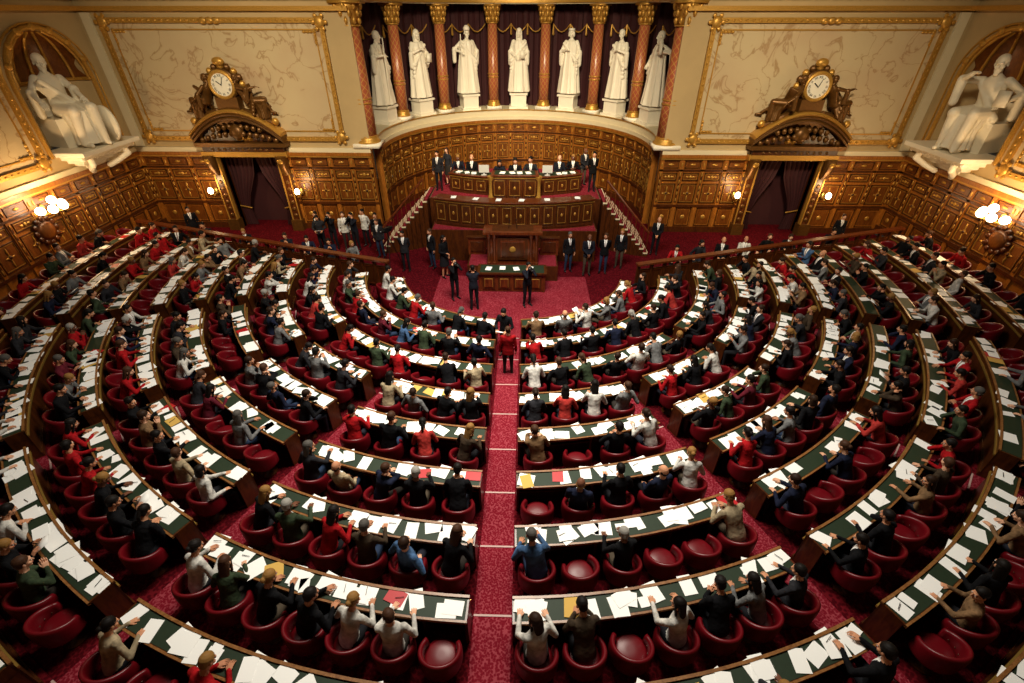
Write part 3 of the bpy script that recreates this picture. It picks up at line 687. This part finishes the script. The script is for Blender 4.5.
# ------------------------------------------------------------ doors
def textmesh(s,size):
    cu=bpy.data.curves.new('t','FONT'); cu.body=s; cu.size=size; cu.align_x='CENTER'; cu.align_y='CENTER'; cu.extrude=.004
    o=bpy.data.objects.new('t',cu); sc.collection.objects.link(o); dg=bpy.context.evaluated_depsgraph_get(); me=bpy.data.meshes.new_from_object(o.evaluated_get(dg)); bpy.data.objects.remove(o); return me
ROM=['XII','I','II','III','IIII','V','VI','VII','VIII','IX','X','XI']
CHER=person('cherub',seated=True,lean=-25,hp=-10,hy=20,hair='short',allmat=BRONZE,hands=((-.4,.1,.6),(.25,.3,.95)),elb=((-.6,-.3,-.3),(.6,-.3,-.3)),legs=(((-.1,.4,.5),(-.1,.72,.28),(-.1,.86,.22)),((.12,.38,.6),(.12,.6,.3),(.12,.72,.2))),robe=1.5)
def door(side,nm):
    b=MB(); W=DW
    for s in(-1,1):
        b.box((s*(W+.2),-.12,1.6),(.4,.3,3.2),2); b.box((s*(W+.2),-.2,.25),(.5,.4,.5),0); b.box((s*(W+.02),-.2,1.75),(.06,.2,3.1),1); b.box((s*(W+.37),-.2,1.75),(.05,.2,3.1),1)
        for z in np.arange(.7,2.5,.3): b.ell((s*(W+.2),-.27,z),(.09,.04,.09),0,8)
        b.loft([(V((s*(W+.25),-.2,2.5)),V((.14,0,0)),V((0,.12,0))),(V((s*(W+.28),-.35,2.9)),V((.17,0,0)),V((0,.22,0))),(V((s*(W+.28),-.4,3.35)),V((.22,0,0)),V((0,.28,0)))],12,0,.7)
        b.ell((s*(W+.28),-.55,3.2),(.16,.12,.16),1,10)
    b.box((0,-.15,3.4),(2*W+1.1,.5,.2),1); b.box((0,-.15,3.6),(2*W+.9,.4,.25),2); b.box((0,-.2,3.8),(2*W+1.3,.6,.15),0)
    for j in range(11): b.ell((-1.3+j*.26,-.36,3.6),(.07,.03,.06),0,8)
    for r,dd,m in((0,.75,0),(.16,.85,0),(.3,.95,1)):
        secs=[]
        for i in range(19):
            t=-1+2*i/18; x=t*(W+.62); z=3.95+r*.9+.9*(1-t*t); secs.append((V((x,-.2,z)),V((0,dd/2,0)),V((0,0,.08))))
        b.loft(secs,8,m,.5)
    for j in range(13):
        t=-1+2*(j+.5)/13; b.ell((t*(W+.4),-.38,3.93+.3*(1-t*t)),(.1,.1,.12),0,8)
        if abs(t)<.7: b.ell((t*(W+.3),-.4,4.2+.3*(1-t*t)),(.1,.1,.12),0,8)
    b.ell((0,-.4,4.3),(.3,.18,.3),0,12)
    b.box((0,-.05,4.1),(2*W+.6,.2,.7),2)
    b.box((0,-.05,4.5),(1.8,.2,.6),0)
    zc=6.05; k=.86; b.box((0,-.2,5.3),(.9,.5,.6),0)
    b.loft([(V((0,-.0,zc)),V((.66*k,0,0)),V((0,0,.66*k))),(V((0,-.35,zc)),V((.66*k,0,0)),V((0,0,.66*k))),(V((0,-.42,zc)),V((.55*k,0,0)),V((0,0,.55*k)))],32,0)
    b.torus((0,-.42,zc),.54*k,.07,(1,0,0),(0,0,1),1,32,8)
    b.loft([(V((0,-.42,zc)),V((.48*k,0,0)),V((0,0,.48*k))),(V((0,-.44,zc)),V((.48*k,0,0)),V((0,0,.48*k)))],32,3)
    for j,t in enumerate(ROM):
        a=j*pi/6; me=textmesh(t,.12); M=Matrix.Translation((.375*k*math.sin(a),-.446,zc+.375*k*math.cos(a)))@Matrix.Rotation(a,4,'Y')@Matrix.Rotation(pi/2,4,'X'); b.add_mesh(me,M,4)
    b.box((-.09,-.46,zc+.06),(.03,.01,.22),4,Matrix.Rotation(-.9,3,'Y')); b.box((.05,-.47,zc+.13),(.022,.01,.32),4,Matrix.Rotation(.35,3,'Y'))
    for j in range(9):
        a=pi*(j)/8; b.ell((.68*math.cos(a),-.15,zc+.63*math.sin(a)),(.13,.12,.13),0 if j%2 else 1,8)
    b.ell((0,-.2,zc+.78),(.24,.14,.16),1)
    for s in(-1,1):
        M=Matrix.Translation((s*.85,-.35,4.75))@Matrix.Rotation(-s*1.25,4,'Z')@Matrix.Scale(1.3,4)
        b.add_mesh(CHER,M,0)
        b.tube([V((s*.6,-.3,5.1)),V((s*.95,-.35,5.0)),V((s*1.35,-.3,4.75)),V((s*1.65,-.3,4.65))],.1,0,8)
        b.ell((s*1.7,-.3,4.7),(.15,.12,.15),1)
    b.box((-W-.05,.5,1.65),(.1,1.0,3.3),2); b.box((W+.05,.5,1.65),(.1,1.0,3.3),2); b.box((0,.5,3.33),(2*W+.2,1.0,.1),2); b.box((0,1.0,1.65),(2*W,.05,3.3),5)
    for s in(-1,1):
        vs=[];fs=[];n=28;lv=[3.28,2.4,1.5,.9,.02]; ww=[1.28,1.1,.65,.45,.6]
        for z,w0 in zip(lv,ww):
            for i in range(n+1): vs.append(V((s*(W-w0*i/n),.35+.05*math.sin(i*1.3),z)))
        for kk in range(4):
            for i in range(n): o=kk*(n+1)+i; fs.append((o,o+1,o+n+2,o+n+1))
        b._add(vs,fs,5); b.tube([V((s*W,.27,.95)),V((s*(W-.5),.27,.85))],.03,1)
    obj(b,'door_'+nm,[BRONZE,GOLD,WOODD,FACEW,BLACK,DRAPE],smooth='auto',loc=(side*DX,21.2,0))
door(-1,'1'); door(1,'2')
def sconce(n):
    b=MB(); b.ell((0,0,0),(.1,.06,.16),0); b.tube([V((0,0,-.05)),V((0,-.3,-.15)),V((0,-.42,.0))],.025,0)
    ps=[(0,-.42)]
    if n>1: ps=[(0,-.5),(-.45,-.35),(.45,-.35),(-.22,-.6),(.22,-.6)][:n]
    for i,(x,y) in enumerate(ps):
        zz=.12 if n==1 else (.3 if i==0 else .05)
        b.tube([V((0,-.3,-.12)),V((x,y,zz-.16))],.018,0); b.lathe([(.03,zz-.18),(.07,zz-.13),(.05,zz-.1)],0,10,(x,y,0)); b.ell((x,y,zz),(.14,.14,.14) if n>1 else (.11,.11,.14),1,16)
    return b.mesh('wall_sconce',[BRASS,GLOBE])
S1=sconce(1);S5=sconce(5)
def pt(loc,e,r=.15,col=(1,.64,.3)):
    l=bpy.data.lights.new('lamp_light','POINT'); l.energy=e; l.shadow_soft_size=r; l.color=col; o=bpy.data.objects.new('lamp_light',l); o.location=loc; sc.collection.objects.link(o)
for side in(-1,1):
    for dx in(-1.95,1.95):
        link('wall_sconce',S1,(side*DX+dx,21.1,1.75)); pt((side*DX+dx,20.3,2.1),48)
    link('wall_sconce',S5,(side*16.55,15.8,2.75),-side*pi/2); pt((side*15.5,15.8,3.3),200)
# ------------------------------------------------------------ barriers
for side,nm in((-1,'l'),(1,'r')):
    b=MB(); A=V((side*4.5,15.3,0)); B=V((side*15.2,17.95,0)); D=(B-A); L=D.length; D.normalize(); N=V((D.y,-D.x,0))*(side)
    path=lambda s,A=A,D=D,N=N:(A+D*s,N)
    n=22
    for i in range(n+1):
        s=L*i/n; zt=1.08+.42*i/n; pbox(b,path,s,zt/2,.1,zt,-.05,.05,0)
        if i<n:
            s2=s+L/n/2; z2=zt+.01; pbox(b,path,s2,z2*.45,L/n-.1,z2*.75,-.015,.015,0); pframe(b,path,s2,z2*.45,L/n-.16,z2*.65,.02,.03,1)
    vs=[]
    P0=A-D*.08;P1=B
    for (P_,z) in((P0,1.06),(P1,1.48)):
        vs+=[P_-N*.11+V((0,0,z)),P_+N*.11+V((0,0,z)),P_+N*.11+V((0,0,z+.07)),P_-N*.11+V((0,0,z+.07))]
    b._add(vs,[(0,1,2,3),(7,6,5,4),(0,4,5,1),(1,5,6,2),(2,6,7,3),(3,7,4,0)],1)
    obj(b,'wooden_balustrade',[WOODD,WOODT,GOLD])
# ------------------------------------------------------------ tribune
t=MB()
def front(path,hw,z0,z1,th=.08,uw=.62,ledge=.3):
    pstrip(t,path,-hw,hw,-th,0,z0,z1,0,.25); pstrip(t,path,-hw,hw,0,.05,z0,z0+.09,1,.25); pstrip(t,path,-hw-.03,hw+.03,-ledge,.08,z1,z1+.05,0,.25); pstrip(t,path,-hw,hw,0,.03,z1-.09,z1-.06,2,.25)
    n=round(2*hw/uw); w=2*hw/n; zc=(z0+z1)/2; h=z1-z0-.26
    for i in range(n):
        s=-hw+(i+.5)*w; pframe(t,path,s,zc,w-.12,h,.025,.03,1); pframe(t,path,s,zc,w-.2,h-.08,.015,.02,2); pbox(t,path,s,zc,w-.28,h-.14,0,.018,1); pell(t,path,s,zc,.05,min(.07,h*.2),.025,.02,2,8)
    for i in range(n+1): s=-hw+i*w; pbox(t,path,max(min(s,hw-.04),-hw+.04),zc,.07,z1-z0-.18,0,.045,1)
P2=arcpath(0,17.9+9,9); P3=arcpath(0,19.9+6.5,6.5)
t.box((0,16.9,.3),(3.4,1.7,.6),1); t.box((0,16.9,.605),(3.3,1.6,.02),3)
t.box((0,18.8,.65),(6.6,2.0,1.3),1); t.box((0,18.8,1.305),(6.5,1.9,.02),3)
t.box((0,21.9,1.0),(7.2,4.6,2.0),1); t.box((0,21.9,2.005),(7.1,4.5,.02),3)
front(P2,3.25,.62,1.28,uw=.65); front(P2,3.25,1.36,2.35,uw=.54,ledge=.5)
front(P3,2.9,2.0,2.75,uw=.58,ledge=.6)
pc=arcpath(0,19.45+20,20); front(pc,.95,2.0,2.95,uw=.63,ledge=.7); pstrip(t,pc,-.85,.85,-.65,-.05,3.0,3.006,4)
for s in(-1,1): t.lathe([(.13,2.0),(.13,2.1),(.09,2.2),(.085,2.75),(.13,2.85),(.14,2.95)],2,14,(s*.98,19.5,0))
pstrip(t,P3,-2.8,-1.05,-.55,-.05,2.8,2.806,4); pstrip(t,P3,1.05,2.8,-.55,-.05,2.8,2.806,4)
for s in(-1,1):
    t.box((s*1.4,17.1,.95),(.7,.1,.7),0); t.box((s*1.4,17.1,1.32),(.8,.2,.05),1)
    t.box((s*1.4,17.03,.95),(.5,.04,.4),1)
obj(t,'presidential_tribune',[WOODT,WOODD,GOLD,AISLE,GREEN],smooth='auto',bevel=.01)
r=MB(); r.box((0,16.5,.3),(2.3,.7,.6),1); r.box((0,16.45,1.22),(1.9,.5,1.25),0); r.box((0,16.42,1.88),(2.15,.75,.09),0); r.box((0,16.45,1.94),(1.5,.5,.03),1,Matrix.Rotation(.12,3,'X'))
r.box((0,16.17,1.25),(1.1,.05,.85),1); r.box((0,16.14,1.25),(.9,.04,.65),0); r.box((0,16.12,1.25),(.8,.04,.55),1)
r.ell((0,16.1,1.25),(.12,.03,.12),2,10)
for s in(-1,1):
    for x in(.68,.88):
        r.lathe([(.08,.62),(.08,.72),(.055,.76),(.05,1.65),(.08,1.72),(.09,1.84)],0,12,(s*x,16.14,0))
for s in(-1,1): r.cap((s*.15,16.4,1.93),(s*.12,16.4,2.25),.01,.008,4,6); r.ell((s*.12,16.4,2.27),(.025,.025,.04),4,8)
obj(r,'orator_rostrum',[WOODT,WOODD,GOLD,GREEN,BLACK],smooth='auto',bevel=.008)
r=MB(); r.box((0,15.45,.76),(2.5,.75,.06),1); r.box((0,15.45,.79),(2.3,.6,.01),3); r.box((0,15.2,.38),(2.3,.08,.7),0)
for i in range(4): r.box((-.84+i*.56,15.15,.38),(.44,.03,.5),1); r.box((-.84+i*.56,15.13,.38),(.3,.03,.34),2); r.box((-.84+i*.56,15.12,.38),(.27,.03,.31),0)
for s in(-1,1): r.box((s*1.15,15.45,.37),(.1,.6,.74),0)
for i in range(4): r.box((-.85+i*.5,15.45+.05*(i%2),.8),(.21,.29,.006),5,Matrix.Rotation(.2*(i%3-1),3,'Z'))
obj(r,'stenographers_table',[WOODT,WOODD,GOLD,GREEN,BLACK,PAPER],bevel=.008)
for side in(-1,1):
    b=MB(); n=11
    for i in range(n):
        f=(i+.5)/n; z=2.0*(i+1)/n; x=5.57-f*1.93
        y0=18.35+.9*(f**1.5); b.box((side*x,(y0+21)/2,z/2),(.18,21-y0,z),0); b.box((side*x,(y0+21)/2,z+.006),(.172,21-y0-.05,.02),1)
        b.box((side*(x+.085),(y0+21)/2,z+.01),(.03,21-y0,.03),2); b.box((side*x,y0-.01,z-.03),(.18,.03,.06),2)
        b.cap((side*x,y0,z),(side*x,y0,z+.85),.018,.018,3,6)
    pts=[V((side*(5.57-(i+.5)/n*1.93),18.35+.9*(((i+.5)/n)**1.5),2*(i+1)/n+.87)) for i in range(n)]; b.tube(pts,.04,3,8)
    obj(b,'curved_staircase',[WOODD,AISLE,CREAM2,WOODT])
b=MB()
for x in(-2.4,-1.5,-.6,.3,1.3,2.5):
    b.box((x,18.15+x*x/18,2.412),(.21,.29,.006),0,Matrix.Rotation(random.uniform(-.5,.5),3,'Z'))
for x in(-.5,-.1,.2,.55): b.box((x,19.75,3.018),(.21,.29,.02),0,Matrix.Rotation(random.uniform(-.4,.4),3,'Z'))
for x in(-2.4,-2.05,-1.75,1.85,2.1,2.45): b.box((x,20.15+x*x/13,2.818),(.21,.29,.015),0,Matrix.Rotation(random.uniform(-.4,.4),3,'Z'))
obj(b,'paper_sheets',[PAPER])
GREYP=simple('grey_plastic','b9b9b4',.5)
for x in(-1.3,1.35):
    b=MB(); b.box((0,0,.25),(.42,.05,.3),0); b.box((0,.03,.25),(.37,.01,.26),1); b.box((0,0,.06),(.06,.05,.12),0); b.box((0,0,.01),(.22,.16,.02),0); obj(b,'computer_monitor',[GREYP,BLACK],loc=(x,20.15,2.81))
TC=MB(); TC.add_mesh(CHAIR); TC.loft([(V((0,-.29,.55)),V((.24,0,0)),V((0,.04,0))),(V((0,-.33,.85)),V((.25,0,0)),V((0,.045,0))),(V((0,-.34,.95)),V((.16,0,0)),V((0,.03,0)))],16,0,.6)
TCM=TC.mesh('high_back_armchair',[RED,WOODD])
for x in(-2.5,-1.9,-.65,0,.65,1.9,2.5):
    y=20.8+x*x/13 - (.3 if abs(x)<1 else 0)
    link('high_back_armchair',TCM,(x,y,2.015),pi); place(SE[0] if x==0 else random.choice([SE[0],SE[7],SE[2],SE[3],SE[1]]),'tribune_official',x,y,2.015,pi,True,s=1.08 if abs(x)<1 else 1.02)
for x in(-2.6,-1.9,-1.1,1.2,2.0,2.7):
    y=18.85+x*x/18; link('swivel_armchair',CHAIR,(x,y,1.315),pi)
SPP=[(-3.3,20.6,2.01,3.0,0,1),(-3.0,21.4,2.01,2.6,3,0),(3.3,20.6,2.01,-3.0,5,1),(3.0,21.5,2.01,-2.6,1,1),
 (2.15,16.9,0,-2.9,0,1),(2.85,16.6,0,-3.1,1,1),(3.5,16.8,0,3.0,5,1),(4.2,17.3,0,2.8,0,1),
 (-5.5,18.0,0,2.9,0,1),(-4.2,16.8,0,3.1,5,1),(-3.2,17.1,0,2.4,0,1),(-2.6,16.3,0,-2.2,3,0),
 (-2.0,14.6,0,-2.5,2,0),(-1.25,13.9,0,.2,2,1),(.55,14.2,0,-2.7,2,1),(.02,10.35,.0,.05,0,2),(-.1,11.3,0,2.8,4,1),
 (-13.9,19.2,0,-2.5,0,1),(13.6,19.2,0,3.0,0,1),(5.9,18.6,0,2.9,1,1)]
for x,y,z,rz,vi,dk in SPP:
    place(ST[vi],'standing_person',x,y,z,rz,dk>=1,'a31018' if dk==2 else None,random.uniform(.91,.98))
for i in range(9):
    x=-8.2+i*.34+random.uniform(-.1,.1)
    if i%4!=3: place(random.choice(ST),'standing_person',x-.2,18.3+random.uniform(0,1.0),0,pi+random.uniform(-.5,.5),random.random()<.5,s=random.uniform(.92,.98))
for side in(-1,1):
    for i in range(8):
        x=side*(6.2+i*.95); y=16.75+i*.235; link('swivel_armchair',CHAIR,(x,y,0),pi-side*.25)
        if random.random()<.8: place(random.choice(SE[3:5]+[SE[0],SE[7],SE[11],SE[6]]),'seated_attendee',x,y,0,pi-side*.25,random.random()<.6)
for x,y,rz in((-4.9,17.3,2.6),):
    b=MB()
    for k in range(3): a=k*2.094; b.cap((0,0,1.25),(.38*math.cos(a),.38*math.sin(a),.02),.018,.012,0,6)
    b.cap((0,0,1.2),(0,0,1.4),.035,.03,0,8); b.box((0,0,1.5),(.13,.34,.18),0); b.cap((0,.17,1.5),(0,.34,1.5),.05,.06,0,14); b.box((-.1,-.1,1.56),(.06,.16,.1),0)
    obj(b,'tripod_video_camera',[BLACK],loc=(x,y,0),rz=rz)
# ------------------------------------------------------------ camera & lights
cam=bpy.data.cameras.new('camera'); co=bpy.data.objects.new('camera',cam); sc.collection.objects.link(co); sc.camera=co
cam.sensor_width=36; cam.lens=470/1024*36; cam.clip_start=.05
co.location=(.4,0,8.4); co.rotation_euler=(math.radians(55),0,.0262)
def area(name,loc,size,e,col,tgt=None,spread=180):
    l=bpy.data.lights.new(name,'AREA'); l.shape='RECTANGLE'; l.size,l.size_y=size; l.energy=e; l.color=col; l.spread=math.radians(spread)
    o=bpy.data.objects.new(name,l); o.location=loc; sc.collection.objects.link(o)
    if tgt: o.rotation_euler=(V(tgt)-V(loc)).to_track_quat('-Z','Y').to_euler()
area('skylight',(0,9.8,12.2),(5,4),1600,(1,.93,.8),None,125)
for s in(-1,1): area('wall_fill_light',(s*6,9,12.5),(1.5,1.5),320,(1,.82,.54),(s*10,21.5,4.2),70)  # added area lights that warm and brighten the back wall, not fixtures of the hall
area('tribune_fill_light',(0,12,12.8),(2,2),600,(1,.83,.56),(0,24.5,4.6),60)  # extra light added to lift the tribune, niche and statues; no real lamp
w=bpy.data.worlds.new('world'); sc.world=w; w.use_nodes=True; w.node_tree.nodes['Background'].inputs[0].default_value=(.9,.7,.5,1); w.node_tree.nodes['Background'].inputs[1].default_value=.02
try:
    sc.view_settings.view_transform='Standard'; sc.view_settings.look='None'
except Exception as e: print(e)
